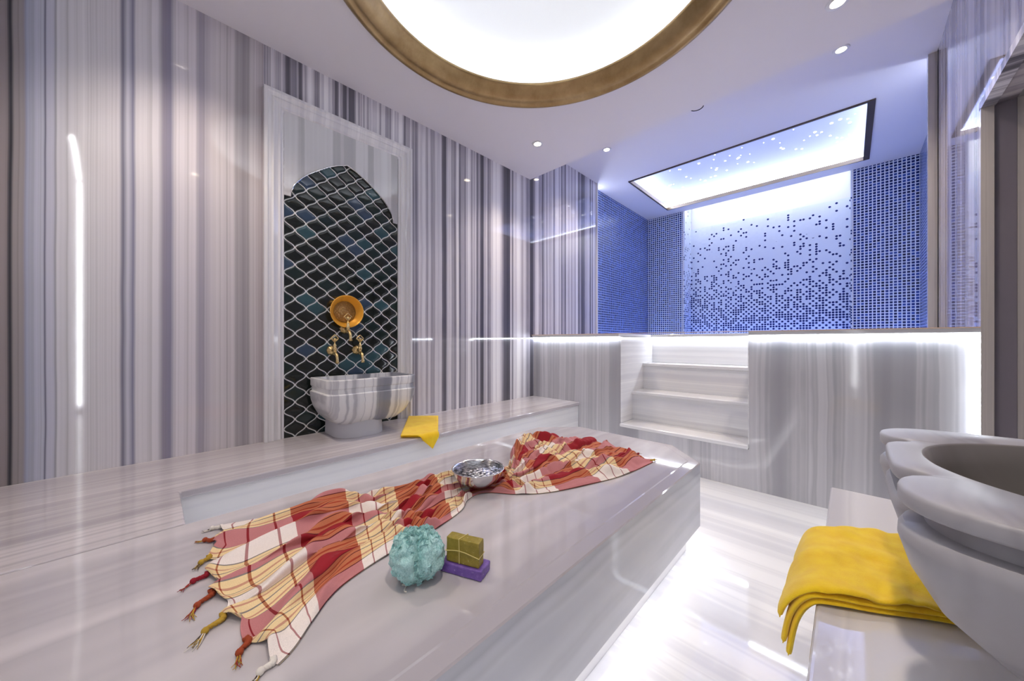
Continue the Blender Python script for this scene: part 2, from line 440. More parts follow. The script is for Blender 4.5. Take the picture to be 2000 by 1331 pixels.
# doorway: beige jamb, marble edge band, painted soffit, passage
struct(box('trim_1', [(XR - .004, XR + .035, DY1 - .012, DY1 + .02, 0, DZ - .0), (XR - .004, XR + .035, DY0 - .02, DY0 + .012, 0, DZ)], M['jamb']))
struct(box('trim_2', (XR - .004, XR + .04, DY0 - .02, DY1 + .02, DZ - .008, DZ + .03), marble('edge_band_marble', 1, STRONG, 16, 6, .05, k=1.5, rough=.3)))
struct(box('wall_passage', [(XR + .101, 1.5, DY1, DY1 + .1, 0, DZ + .003), (1.4, 1.5, DY0 - .5, DY1, 0, DZ + .003), (XR + .101, 1.5, DY0 - .6, DY0 - .5, 0, DZ + .003)], M['jamb']))
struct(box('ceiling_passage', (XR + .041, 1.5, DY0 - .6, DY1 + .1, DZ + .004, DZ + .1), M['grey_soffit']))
# main ceiling with a round opening, lower than the pool's
CX, CY, RO = -.975, 1.19, .975
def ceil_with_hole(name, x0, x1, y0, y1, z0, z1, cx, cy, r, mat, n=96):
    bm = bmesh.new()
    def sq(a):
        dx, dy = cos(a), sin(a)
        t = min([(x1 - cx) / dx if dx > 1e-9 else 1e9, (x0 - cx) / dx if dx < -1e-9 else 1e9, (y1 - cy) / dy if dy > 1e-9 else 1e9, (y0 - cy) / dy if dy < -1e-9 else 1e9])
        return cx + dx * t, cy + dy * t
    angs = sorted(set([2 * pi * i / n for i in range(n)] + [math.atan2(yy - cy, xx - cx) % (2 * pi) for xx in (x0, x1) for yy in (y0, y1)]))
    lo_i = [bm.verts.new((cx + r * cos(a), cy + r * sin(a), z0)) for a in angs]; hi_i = [bm.verts.new((cx + r * cos(a), cy + r * sin(a), z1)) for a in angs]
    lo_o = [bm.verts.new((*sq(a), z0)) for a in angs]; hi_o = [bm.verts.new((*sq(a), z1)) for a in angs]
    k = len(angs)
    for i in range(k):
        j = (i + 1) % k
        for q in ((lo_i[i], lo_i[j], lo_o[j], lo_o[i]), (hi_i[i], hi_i[j], hi_o[j], hi_o[i]), (lo_i[i], lo_i[j], hi_i[j], hi_i[i]), (lo_o[i], lo_o[j], hi_o[j], hi_o[i])):
            bm.faces.new(q)
    return from_bm(name, bm, mat)
struct(ceil_with_hole('ceiling', XL, XR, YN, 2.755, ZC, ZC + .03, CX, CY, .95, M['ceil']))
# pool ceiling, around the star panel and short of the light slot
PX0, PX1, PY0, PY1 = -2.075, .168, 4.33, 5.70
struct(box('ceiling_pool', [(XL - .1, XR + .12, 2.70, PY0, ZP, ZP + .03), (XL - .1, PX0, PY0, PY1, ZP, ZP + .03), (PX1, XR + .12, PY0, PY1, ZP, ZP + .03),
                            (XL - .1, XR + .12, PY1, 5.95, ZP, ZP + .03), (XL - .1, -1.915, 5.95, 6.35, ZP, ZP + .03), (.03, XR + .12, 5.95, 6.35, ZP, ZP + .03)], M['ceil']))
struct(box('ceiling_upstand', (XL, XR, 2.70, 2.745, ZC + .031, ZP), M['ceil']))
# pool walls
struct(box('wall_pool_left', (-2.59, -2.495, 4.091, 5.95, .3, ZP), M['mos_y']))
struct(box('wall_pool_right', (.568, .66, 3.976, 5.95, .3, ZP), M['mos_y']))
struct(box('wall_pool_back', [(-2.495, -1.915, 5.951, 6.35, .3, ZP), (.03, .568, 5.951, 6.35, .3, ZP)], M['mos_x']))
struct(box('wall_pool_recess', (-1.914, .029, 6.281, 6.35, .3, 2.875), M['mos_grad']))
struct(box('wall_pool_cove', [(-1.914, .029, 6.30, 6.35, 2.876, 3.45), (-1.914, .029, 5.86, 6.30, 3.40, 3.45)], M['white']))
struct(box('trim_3', [(-1.918, -1.9, 5.955, 6.28, 1.0, 3.3), (.015, .033, 5.955, 6.28, 1.0, 3.3)], M['mos_grad_y']))
struct(box('trim_4', [(-1.925, -1.912, 5.938, 5.95, 1.0, ZP), (.027, .040, 5.938, 5.95, 1.0, ZP)], M['white']))
# jambs where the marble ends
struct(box('trim_5', [(.415, .459, 3.94, 3.985, ZT, ZP - .001)], M['jamb']))
struct(box('trim_6', [(.4595, .4625, 3.90, 3.94, ZT, ZP)], M['black']))
struct(box('trim_7', [(-2.405, -2.385, 4.085, 4.10, ZT, ZP)], M['white']))
struct(box('floor_pool', (-2.59, .66, 4.1, 6.35, .25, .30), M['mos_x']))

# ---------------------------------------------------------------- platform with the steps let into it
SX0, SX1 = -1.416, -.486
struct(box('wall_platform', [(XL, SX0, YP, 4.1, 0, ZT - .028), (SX1, XR, YP, 4.1, 0, ZT - .028), (SX0, SX1, 3.48, 4.1, 0, ZT - .028), (SX0, SX1, YP, 3.1, 0, .27)], M['platform']))
struct(box('trim_8', [(XL, SX0 - .001, YP - .03, 4.1, ZT - .027, ZT), (SX1 + .001, XR, YP - .03, 4.1, ZT - .027, ZT), (SX0, SX1, 3.45, 4.1, ZT - .027, ZT)], M['step'], bevel=.004))
struct(box('trim_9', (XL, XR, YP - .034, YP - .0305, ZT - .004, ZT + .001), plain('warm_stone_edge', (.78, .58, .42), .4)))
st = thing('stone_steps', 'white marble steps recessed into the front of the raised platform', 'steps', ((SX0 + SX1) / 2, 3.0, .27))
for i, (y0, z1, zr) in enumerate([(YP - .012, .30, .27), (3.027, .555, .30), (3.256, .798, .555)]):
    box('tread', (SX0 + .001, SX1 - .001, y0 - .012, 3.479, z1 - .028, z1), M['step'], st, .008)
    if i: box('riser', (SX0 + .001, SX1 - .001, y0 + .004, 3.478, zr, z1 - .029), M['step'], st)
box('riser', (SX0 + .001, SX1 - .001, 3.468, 3.4795, .80, ZT - .03), M['step'], st)
box('side_panel', (SX0 + .0005, SX0 + .006, YP, 3.468, .301, ZT - .03), M['step'], st)
box('side_panel', (SX1 - .006, SX1 - .0005, YP, 3.468, .301, ZT - .03), M['step'], st)

# ---------------------------------------------------------------- light strips
def strip(name, dims, mat, label):
    o = box(name, dims, mat); props(o, label, 'light strip'); return o
strip('light_strip', (XL + .01, SX0 - .004, YP - .016, YP - .002, ZT - .040, ZT - .030), M['led'], 'glowing light strip under the platform lip, left of the steps')
strip('light_strip', (SX1 + .004, XR - .01, YP - .016, YP - .002, ZT - .040, ZT - .030), M['led'], 'glowing light strip under the platform lip, right of the steps')
strip('light_strip', (SX0 + .02, SX1 - .02, 3.452, 3.466, ZT - .040, ZT - .030), M['led'], 'glowing light strip above the top stone step, at the back of the stairwell')
strip('light_strip', (XR - .014, XR - .004, YP - .012, YP - .002, .10, ZT - .042), M['led'], 'upright glowing strip at the right end of the platform front')
strip('light_strip', (-2.490, -2.478, 4.20, 4.235, 1.0, ZP - .02), M['led_pool'], 'upright pale strip where the striped marble meets the left blue mosaic')
strip('light_strip', (.552, .564, 4.02, 4.05, 1.0, ZP - .02), M['led_pool'], 'upright strip hidden behind the beige jamb beside the right mosaic')
strip('light_strip', (-1.89, .00, 5.965, 5.99, ZP + .04, ZP + .06), emit('led_slot', (.86, .91, 1.0), 16), 'light strip hidden in the ceiling slot above the dotted mosaic')
strip('light_strip', (-1.85, -.03, 6.20, 6.25, .95, .98), emit('led_deep_blue', (.16, .30, 1.0), 13.0), 'blue light strip at the foot of the dotted mosaic')
strip('light_strip', (-2.47, -2.44, 4.4, 5.8, .95, .98), M['led_blue'], 'blue light strip at the foot of the left blue mosaic')
strip('light_strip', (.50, .53, 4.2, 5.8, .95, .98), M['led_blue'], 'blue light strip at the foot of the right blue mosaic')

# near wall niche: tiles in a lit arch (seen mirrored in the left wall)
# ---------------------------------------------------------------- lantern tile panel
TILES = [M['tile_dark'], M['tile_green'], M['tile_teal'], M['tile_blue']]
def lantern_outline(a, b, n=9, sc_=.920):
    q = []
    for i in range(n):
        t = i / n
        q.append((a / 2 * (t - .088 * sin(2 * pi * t)), b / 2 * (1 - t)))
    full = q + [(x, -z) for x, z in [(a / 2, 0)] + q[::-1]][:-1]
    full += [(0, -b / 2)] + [(-x, -z) for x, z in q[1:]] + [(-a / 2, 0)] + [(-x, z) for x, z in q[::-1][:-1]]
    return [(x * sc_, z * sc_ if abs(x) > 1e-6 else z * .915) for x, z in full]
def tile_panel(name, u0, u1, v0, v1, to3d, parent, seed=4, a=.1197, b=.1035):
    """glazed lantern tiles clipped to a rectangle; to3d(u, v, h) places a point"""
    rnd = random.Random(seed)
    bm = bmesh.new()
    out = lantern_outline(a, b)
    nu, nv = int((u1 - u0) / a) + 2, int((v1 - v0) / b) + 2
    for par in (0, 1):
        for i in range(-1, nu):
            for j in range(-1, nv):
                cu, cv = u0 + (i + .5 * par) * a, v0 + (j + .5 * par) * b
                r = rnd.random(); mi = 0 if r < .66 else 1 if r < .86 else 2 if r < .93 else 3
                tu, tv = rnd.uniform(-.012, .012), rnd.uniform(-.012, .012)
                ring = lambda s, h: [(cu + x * s, cv + z * s, h + x * s * tu + z * s * tv) for x, z in out]
                rs = [[bm.verts.new(p) for p in ring(s, h)] for s, h in ((1, 0), (.985, .003), (.93, .0045), (.6, .0052))]
                n = len(out)
                for k in range(3):
                    for q in range(n):
                        f = bm.faces.new((rs[k][q], rs[k][(q + 1) % n], rs[k + 1][(q + 1) % n], rs[k + 1][q])); f.material_index = mi
                f = bm.faces.new(rs[3]); f.material_index = mi
    for co, no in (((u0, 0, 0), (-1, 0, 0)), ((u1, 0, 0), (1, 0, 0)), ((0, v0, 0), (0, -1, 0)), ((0, v1, 0), (0, 1, 0))):
        bmesh.ops.bisect_plane(bm, geom=bm.verts[:] + bm.edges[:] + bm.faces[:], plane_co=co, plane_no=no, clear_outer=True)
    for vv in bm.verts: vv.co = Vector(to3d(*vv.co))
    me = bpy.data.meshes.new(name); bm.to_mesh(me); bm.free()
    o = link(name, me, TILES, parent)
    for p in me.polygons: p.use_smooth = True
    return o

# niche on the left wall
niche = thing('wall_niche', 'tall arched niche of dark lantern tiles in a pale moulded marble frame', 'niche', (XL, .897, .43))
NY0, NY1 = .538, 1.256
tile_panel('lantern_tiles', NY0, NY1, .43, 2.19, lambda u, v, h: (XL + .003 + h, u, v), niche)
box('grout_bed', (XL + .0005, XL + .003, NY0, NY1, .43, 2.2), M['grout'], niche)
def niche_arch():
    half = [(.359, 1.866), (.323, 1.866), (.3225, 1.890), (.312, 1.927), (.293, 1.959), (.262, 1.996), (.228, 2.030), (.17, 2.075), (.115, 2.113), (.06, 2.143), (0, 2.166)]
    pts = [(.897 - h, z) for h, z in half] + [(.897 + h, z) for h, z in half[::-1][1:]]
    bm = bmesh.new()
    x0, x1 = XL + .001, XL + .016
    fr = []
    for x in (x0, x1):
        fr.append(([bm.verts.new((x, y, z)) for y, z in pts], [bm.verts.new((x, y, 2.36)) for y, z in pts]))
    n = len(pts)
    for lo, hi in fr:
        for i in range(n - 1):
            if abs(pts[i][0] - pts[i + 1][0]) > 1e-4 or True: bm.faces.new((lo[i], lo[i + 1], hi[i + 1], hi[i]))
    for k in (0, 1):
        for i in range(n - 1): bm.faces.new((fr[0][k][i], fr[0][k][i + 1], fr[1][k][i + 1], fr[1][k][i]))
    bmesh.ops.remove_doubles(bm, verts=bm.verts[:], dist=1e-5)
    o = from_bm('arch_panel', bm, marble('arch_panel_marble', 1, [(0, (.36, .35, .37)), (.42, (.44, .43, .44)), (.5, (.62, .61, .62)), (.6, (.58, .57, .58)), (1, (.72, .72, .73))], 10, 5, .03, k=1.6, rough=.04, shift=.2), niche)
    # raised lip following the arch
    bm = bmesh.new()
    tube(bm, [(x1 + .001, y, z) for y, z in pts[2:-2]], .0035, 8)
    from_bm('arch_bead', bm, M['chrome'], niche, True)
niche_arch()
def moulding(name, y0, y1, z0, z1, wd, parent, mat):
    """picture-frame moulding up both sides and over the top, mitred"""
    prof = [(0, 0), (0, .040), (.016, .042), (.022, .034), (.036, .031), (.046, .036), (.054, .030), (.070, .022), (.082, .024), (.090, .016), (wd, .014), (wd, 0)]
    bm = bmesh.new()
    rings = []
    for (cy, cz, dy, dz) in ((y0, z0, 1, 0), (y0, z1, 1, -1), (y1, z1, -1, -1), (y1, z0, -1, 0)):
        rings.append([(XL + h, cy + dy * q, cz + dz * q) for q, h in prof])
    loft(bm, rings)
    return from_bm(name, bm, mat, parent)
moulding('frame_moulding', .437, 1.361, .431, 2.45, .101, niche, M['trim'])

# niche behind the camera
nn = thing('wall_niche', 'narrow glowing arched niche seen mirrored in the striped wall at far left', 'niche', (-.36, YN - .1, .43))
tile_panel('lantern_tiles', NX0, NX1 - .05, .43, 2.66, lambda u, v, h: (u, YN - .10 + h, v), nn, seed=9)
box('grout_bed', (NX0, NX1, YN - .118, YN - .101, .43, 2.68), M['grout'], nn)
bm = bmesh.new()
bx(bm, NX1 - .012, NX1 - .001, YN - .024, YN - .003, .44, NZ1)
from_bm('light_strip', bm, M['led_niche'], nn)
bm = bmesh.new()
a0 = [(x, z) for x, z in NARCH]
rings = []
for x, z in a0[3:-1]:
    rings.append([(x, YN - .024, z - .020), (x, YN - .003, z - .020), (x, YN - .003, z - .008), (x, YN - .024, z - .008)])
loft(bm, rings)
from_bm('arch_light', bm, M['led_niche'], nn)

# ---------------------------------------------------------------- dome light
dome = thing('dome_light', 'large round ceiling light with a gold ring and star dots', 'ceiling light', (CX, CY, ZC))
bm = bmesh.new()
lathe(bm, [(RO, ZC - .0005), (RO + .002, ZC - .014), (RO - .012, ZC - .024), (RO - .028, ZC - .020), (RO - .034, ZC - .010), (RO - .050, ZC - .012), (RO - .072, ZC - .004), (RO - .098, ZC + .020), (RO - .122, ZC + .048), (RO - .134, ZC + .055), (RO - .134, ZC + .066), (RO - .05, ZC + .066), (RO - .04, ZC + .001)], (CX, CY, 0), seg=160, close=True)
from_bm('gold_ring', bm, M['gold'], dome, True)
bm = bmesh.new(); lathe(bm, [(1.0, ZC + .031), (1.0, ZC + .42), (1.02, ZC + .42), (1.02, ZC + .031)], (CX, CY, 0), seg=120, close=True)
from_bm('drum_wall', bm, M['white'], dome, True)
bm = bmesh.new(); lathe(bm, [(0.0001, ZC + .37), (.45, ZC + .355), (.75, ZC + .31), (.92, ZC + .25), (.999, ZC + .18), (.999, ZC + .20), (.0001, ZC + .40)], (CX, CY, 0), seg=96)
from_bm('star_panel', bm, M['panel_dome'], dome, True)
bm = bmesh.new(); lathe(bm, [(.900, ZC + .07), (.900, ZC + .085), (.925, ZC + .085), (.925, ZC + .07)], (CX, CY, 0), seg=96, close=True)
from_bm('light_strip', bm, M['led_dome'], dome)
star_me = None
def star(parent, x, y, z, r, dx=1.0):
    global star_me
    if star_me is None:
        bm = bmesh.new(); bmesh.ops.create_icosphere(bm, subdivisions=1, radius=1.0)
        star_me = bpy.data.meshes.new('fibre_star'); bm.to_mesh(star_me); bm.free(); star_me.materials.append(M['star'])
    o = bpy.data.objects.new('fibre_star', star_me); C.objects.link(o); o.parent = parent
    o.location = Vector((x, y, z)) - parent.location; o.scale = (r, r, r * .35)
for px, py, r in [(897, 19, .008), (1004, 8, .006), (1098, 26, .010), (1205, 29, .008), (1142, 51, .008), (950, 58, .006), (995, 66, .010), (1048, 69, .007), (838, 17, .005), (1160, -14, .006),
                  (930, -20, .007), (1060, -40, .008), (850, -60, .007), (1010, -90, .009), (1120, -110, .007), (960, -130, .008)]:
    zz = ZC + .34
    for _ in range(6):
        p = onz(px, py, zz); rr_ = math.hypot(p.x - CX, p.y - CY)
        zz = ZC + (.37 - .015 * rr_ / .45 if rr_ < .45 else .355 - .045 * (rr_ - .45) / .30 if rr_ < .75 else .31 - .06 * (rr_ - .75) / .17) - .002
    star(dome, p.x, p.y, zz - .006, r)

# pool star panel
pp = thing('star_ceiling_panel', 'rectangular starry blue ceiling panel in a dark bronze frame', 'ceiling light', ((PX0 + PX1) / 2, (PY0 + PY1) / 2, ZP))
fa_, fb_, fc_, fd_ = .022, .012, .014, .05      # near, far, left, right widths
box('panel_frame', [(PX0, PX1, PY0, PY0 + fa_, ZP - .012, ZP + .034), (PX0, PX1, PY1 - fb_, PY1, ZP - .012, ZP + .034), (PX0, PX0 + fc_, PY0 + fa_, PY1 - fb_, ZP - .012, ZP + .034), (PX1 - fd_, PX1, PY0 + fa_, PY1 - fb_, ZP - .012, ZP + .034)], M['bronze'], pp)
box('inner_edge', [(PX0 + fc_, PX1 - fd_, PY1 - fb_ - .012, PY1 - fb_, ZP - .014, ZP + .03), (PX0 + fc_, PX0 + fc_ + .012, PY0 + fa_, PY1 - fb_, ZP - .014, ZP + .03)], M['brass_line'], pp)
q = .16
box('cove_box', [(PX0 - q, PX1 + q, PY0 - q - .02, PY0 - q, ZP + .031, ZP + .30), (PX0 - q, PX1 + q, PY1 + q, PY1 + q + .02, ZP + .031, ZP + .30), (PX0 - q - .02, PX0 - q, PY0 - q, PY1 + q, ZP + .031, ZP + .30), (PX1 + q, PX1 + q + .02, PY0 - q, PY1 + q, ZP + .031, ZP + .30)], M['white'], pp)
box('star_panel', (PX0 - q, PX1 + q, PY0 - q, PY1 + q, ZP + .20, ZP + .22), M['panel_pool'], pp)
box('light_strip', [(PX0 - .03, PX1 + .03, PY1 + .01, PY1 + .03, ZP + .035, ZP + .06), (PX0 - .03, PX0 - .01, PY0, PY1, ZP + .035, ZP + .06), (PX1 + .01, PX1 + .03, PY0, PY1, ZP + .035, ZP + .06)], emit('led_cove_pool', (.74, .81, 1.0), 13), pp)
rs = random.Random(12)
for k in range(95):
    star(pp, rs.uniform(PX0 + .12, PX1 - .12), rs.uniform(PY0 + .02, PY1 - .2), ZP + .198, rs.choice([.005, .007, .010, .014]))

# downlights
def downlight(x, y, z, label, added_baffle=False):
    t = thing('ceiling_downlight', label, 'downlight', (x, y, z), 'downlights')
    bm = bmesh.new(); lathe(bm, [(.030, -.004), (.046, -.004), (.048, 0), (.044, .001), (.030, .001)], (x, y, z), seg=28, close=True)
    from_bm('trim_ring', bm, M['white'], t, True)
    bm = bmesh.new(); lathe(bm, [(.0005, -.0035), (.026, -.003), (.0295, -.001), (.0005, 0)], (x, y, z), seg=24)
    from_bm('lamp_lens', bm, M['spot'], t)
    if added_baffle:  # unseen tube added to keep the lamp out of the wall's reflection
        bm = bmesh.new(); lathe(bm, [(.034, -.055), (.037, -.055), (.037, 0), (.034, 0)], (x, y, z), seg=28, close=True)
        from_bm('added_baffle_tube', bm, M['black'], t, True)
    l = bpy.data.lights.new('downlight_lamp', 'SPOT'); l.energy = SPOT_W; l.color = (1, .86, .72); l.spot_size = R(112); l.spot_blend = 1.0; l.shadow_soft_size = .015 if added_baffle else .05
    lo = bpy.data.objects.new('downlight_lamp', l); C.objects.link(lo); lo.parent = t; lo.location = (0, 0, -.022 if added_baffle else -.02)
    return t
downlight(-1.92, 2.30, ZC, 'round warm downlight in the lower ceiling, in the corner near the tiled niche wall')
downlight(-.04, 2.385, ZC, 'round warm downlight in the lower ceiling, cut by the top edge of the picture')
downlight(-1.95, .12, ZC, 'round warm downlight above the left bench, out of the picture to the left', True)
downlight(-.04, .30, ZC, 'round warm downlight added out of view above the right bench to brighten the room')  # lamp added overhead, out of view, because the room was too dark
downlight(-1.90, 3.45, ZP, 'warm downlight at the left end of the blue ceiling before the star panel')
downlight(-.04, 3.44, ZP, 'warm downlight at the right end of the blue ceiling before the star panel')
bm = bmesh.new(); lathe(bm, [(.050, -.006), (.056, -.006), (.058, 0), (.050, 0)], (-.976, 3.38, ZP), seg=36, close=True)
lathe(bm, [(.0005, -.002), (.049, -.002), (.049, -.0005), (.0005, -.0005)], (-.976, 3.38, ZP), seg=36)
o = from_bm('ceiling_speaker', bm, [M['black'], M['ceil']])
for p in o.data.polygons:
    c_ = p.center; p.material_index = 1 if math.hypot(c_.x + .976, c_.y - 3.38) < .049 else 0
props(o, 'small dark ring set in the ceiling between two downlights', 'ceiling fitting')

# ---------------------------------------------------------------- benches
bl = thing('stone_bench', 'long low marble bench running along the left wall under the arched niche', 'bench', (-2.1, 1.2, 0))
BX = -1.83
L_top = [(XL + .001, YN + .001), (-1.499, YN + .001), (-1.499, .073), (BX, .073), (BX, YP - .001), (XL + .001, YP - .001)]
bm = bmesh.new(); prism(bm, L_top, .400, .430); bev(from_bm('bench_top', bm, M['bench_left'], bl), .006)
L_face = [(XL + .001, YN + .001), (-1.515, YN + .001), (-1.515, .058), (BX - .015, .058), (BX - .015, YP - .001), (XL + .001, YP - .001)]
bm = bmesh.new(); prism(bm, L_face, 0.001, .399); from_bm('bench_base', bm, M['bench_face'], bl)

br = thing('stone_bench', 'pale marble bench at lower right carrying the large scalloped basin', 'bench', (.2, .7, 0))
box('bench_top', (-.052, XR - .001, YN + .001, 1.86, .400, .430), M['bench_right'], br, .008)
box('bench_base', (-.036, XR - .001, YN + .001, 1.845, .001, .399), M['bench_right'], br)

# ---------------------------------------------------------------- the navel stone
tb = thing('massage_slab', 'wide low eight-sided marble massage slab in the middle of the bath', 'massage table', (-1.0, .9, 0))
TP = [(-1.496, YN + .002), (-.505, YN + .002), (-.505, 1.800), (-.700, 2.003), (-1.300, 2.003), (-1.496, 1.800)]
def inset(pts, d):
    n = len(pts); out = []
    for i in range(n):
        p0, p1, p2 = Vector(pts[i - 1]), Vector(pts[i]), Vector(pts[(i + 1) % n])
        e1 = (p1 - p0).normalized(); e2 = (p2 - p1).normalized()
        n1 = Vector((-e1.y, e1.x)); n2 = Vector((-e2.y, e2.x))
        bis = (n1 + n2); bis = bis / bis.length
        out.append(tuple(p1 + bis * (d / max(.3, bis.dot(n1)))))
    return out
bm = bmesh.new()
rings = [[(p[0], p[1], z) for p in inset(TP, i)] for i, z in ((.012, .13), (0, .13), (0, .424), (.004, .4275), (.046, .4285), (.050, .4305))]
loft(bm, rings)
o = from_bm('slab_top', bm, M['table'], tb)
o.data.materials.append(M['table_side'])
for p in o.data.polygons:
    if abs(p.normal.z) < .3: p.material_index = 1
bm = bmesh.new(); prism(bm, inset(TP, .055), .001, .128); from_bm('plinth', bm, M['step'], tb)
bm = bmesh.new()
a_, b_ = inset(TP, .030), inset(TP, .042)
loft(bm, [[(p[0], p[1], z) for p in ring] for ring, z in ((a_, .118), (a_, .128), (b_, .128), (b_, .118), (a_, .118))], False, False)
from_bm('light_strip', bm, M['led_toe'], tb)

# ---------------------------------------------------------------- basin by the tiled niche
def dsec(cy, xb, hw, dep, z, r=.06, sgn=1, n=7):
    """rounded rectangle plan, back on the wall at xb, front towards the room"""
    r = min(r, hw * .9, dep * .9)
    pts = [(xb, cy - hw)]
    for k in range(n):
        a = -pi / 2 + (pi / 2) * k / (n - 1); pts.append((xb + sgn * (dep - r + r * cos(a)), cy - hw + r + r * sin(a)))
    for k in range(n):
        a = (pi / 2) * k / (n - 1); pts.append((xb + sgn * (dep - r + r * cos(a)), cy + hw - r + r * sin(a)))
    pts.append((xb, cy + hw))
    return [(x, y, z) for x, y in pts]
s1 = thing('wash_basin', 'white and grey streaked marble trough basin below the gold taps', 'basin', (-2.2, .92, .43))
xb = XL + .045
prof = [(0.114, .20, .500, .05), (0.188, .245, .515, .07), (0.229, .285, .555, .08), (0.259, .312, .610, .08), (0.273, .326, .660, .075), (0.277, .330, .700, .07), (0.273, .326, .704, .07), (0.266, .319, .706, .065), (0.266, .319, .731, .065),
        (0.271, .325, .735, .065), (0.273, .327, .740, .065), (0.273, .327, .781, .065), (0.270, .324, .784, .065)]
rings = [dsec(.942, xb, h, d, z, r) for h, d, z, r in prof]
def dsec_in(h, d, z, r): return [(max(x, xb + .028), y, z2) for x, y, z2 in dsec(.942, xb, h, d, z, r)]
rings += [dsec_in(.244, .296, .784, .05), dsec_in(.240, .292, .775, .05), dsec_in(.228, .280, .68, .06), dsec_in(.18, .24, .60, .06), dsec_in(.10, .16, .585, .05)]
bm = bmesh.new(); loft(bm, rings)
o = from_bm('basin_bowl', bm, M['sink'], s1, True)
md = o.modifiers.new('edge', 'EDGE_SPLIT'); md.split_angle = R(42)
bm = bmesh.new()
loft(bm, [dsec(.897, xb, h, d, z, .12) for h, d, z in ((.146, .262, .431), (.144, .260, .505), (.140, .254, .53))])
o = from_bm('pedestal', bm, M['base'], s1, True); md = o.modifiers.new('edge', 'EDGE_SPLIT'); md.split_angle = R(42)

# ---------------------------------------------------------------- scalloped basin, lower right
s2 = thing('wash_basin', 'large scalloped grey marble basin at the right edge of the picture', 'basin', (.26, 1.0, .43))
half = [(.458, .333), (.36, .336), (.27, .332), (.19, .326), (.125, .312), (.083, .288), (.061, .255), (.054, .222), (.056, .190), (.068, .160), (.092, .140), (.088, .128),
        (.068, .112), (.058, .090), (.0555, .055), (.0555, 0.0)]
plan = [(x, y) for x, y in half] + [(x, -y) for x, y in half[::-1][1:]]
def smooth_plan(pts, sub=3):
    out = []
    n = len(pts)
    for i in range(n - 1):
        p0, p1, p2, p3 = [Vector(pts[max(0, min(n - 1, i + k))]) for k in (-1, 0, 1, 2)]
        for s_ in range(sub):
            t = s_ / sub
            out.append(tuple(.5 * ((2 * p1) + (-p0 + p2) * t + (2 * p0 - 5 * p1 + 4 * p2 - p3) * t * t + (-p0 + 3 * p1 - 3 * p2 + p3) * t ** 3)))
    out.append(tuple(pts[-1])); return out
plan = smooth_plan(plan)
S2Y = 1.012
def s2ring(k, z, dx=0.0):
    """plan scaled towards the wall line"""
    return [(.458 - (.458 - x) * k, S2Y + y * (1 - (1 - k) * .9), z) for x, y in plan]
def s2in(k, z):
    out = []
    n = len(plan)
    for i, (x, y) in enumerate(plan):
        a = pi / 2 + pi * i / (n - 1) if False else None
        t = i / (n - 1)
        a = pi * (.5 + t)          # far side -> front -> near side
        rx, ry = .255 * k, .245 * k
        out.append((.36 + rx * cos(a) * 1.0, S2Y + .012 + ry * sin(a) * 1.0, z))
    return out
rings = [s2ring(.40, .500), s2ring(.60, .520), s2ring(.78, .560), s2ring(.90, .610), s2ring(.97, .665), s2ring(1.0, .708), s2ring(.998, .722), s2ring(.985, .730), s2ring(.93, .732), s2ring(.925, .752), s2ring(.965, .757),
         s2ring(.993, .759), s2ring(1.0, .763), s2ring(1.0, .778), s2ring(.996, .782), s2ring(.985, .784), s2in(1.02, .784), s2in(1.0, .781), s2in(.96, .74), s2in(.86, .66), s2in(.66, .60), s2in(.3, .575)]
bm = bmesh.new(); loft(bm, rings, True, True, [0] * 16 + [1] * 6)
o = from_bm('basin_bowl', bm, [M['sink2'], M['sink2_in_shaded']], s2, True); md = o.modifiers.new('edge', 'EDGE_SPLIT'); md.split_angle = R(50)
bm = bmesh.new(); loft(bm, [[(x, y, z) for x, y, z in dsec(S2Y, .458, .17, .24, z, .12, -1)] for z in (.431, .50)])
from_bm('pedestal', bm, M['base'], s2, True)

# ---------------------------------------------------------------- taps
def make_tap(loc, label, group):
    t = thing('brass_tap', label, 'tap', loc, group)
    L = Vector(loc)
    bm = bmesh.new(); lathe(bm, [(.0005, .001), (.030, .001), (.031, .006), (.026, .010), (.022, .018), (.012, .022), (.010, .024)], L, 'x', 28, wob=lambda a: .05 * cos(8 * a))
    from_bm('rosette', bm, M['brass'], t, True)
    bm = bmesh.new()
    tube(bm, [L + Vector(p) for p in ((.015, 0, 0), (.04, 0, 0), (.052, 0, .002), (.062, 0, .002))], [.010, .010, .009, .008])
    lathe(bm, [(.004, -.030), (.010, -.026), (.012, -.012), (.009, -.004), (.013, .004), (.013, .016), (.008, .022), (.011, .028), (.010, .036), (.005, .042), (.004, .050)], L + Vector((.062, 0, 0)), 'z', 20)
    from_bm('valve_body', bm, M['brass'], t, True)
    bm = bmesh.new()
    tube(bm, [L + Vector(p) for p in ((.062, 0, -.014), (.080, 0, -.018), (.096, 0, -.030), (.104, 0, -.048), (.106, 0, -.066), (.106, 0, -.080))], [.009, .010, .010, .009, .009, .012], 14)
    from_bm('spout', bm, M['brass'], t, True)
    # leaf-shaped pierced handle
    bm = bmesh.new()
    pts = []
    for k in range(28):
        a = 2 * pi * k / 28
        r = .022 * (1 - .28 * abs(sin(2 * a)) ** .7) * (1.15 if sin(a) > 0 else .95)
        pts.append(L + Vector((.062, r * cos(a), .074 + r * sin(a))))
    pts.append(pts[0]); tube(bm, pts, .0035, 8)
    tube(bm, [L + Vector((.062, 0, .050)), L + Vector((.062, 0, .078))], [.004, .006], 8)
    for sg in (-1, 1): tube(bm, [L + Vector((.062, 0, .058)), L + Vector((.062, sg * .008, .070)), L + Vector((.062, sg * .016, .074))], .0028, 6)
    from_bm('leaf_handle', bm, M['brass'], t, True)
    return t
tap_x = XL + .009
make_tap((tap_x, .800, .945), 'small ornate brass tap with a leaf handle, left of the low pair', 'brass taps over the trough basin')
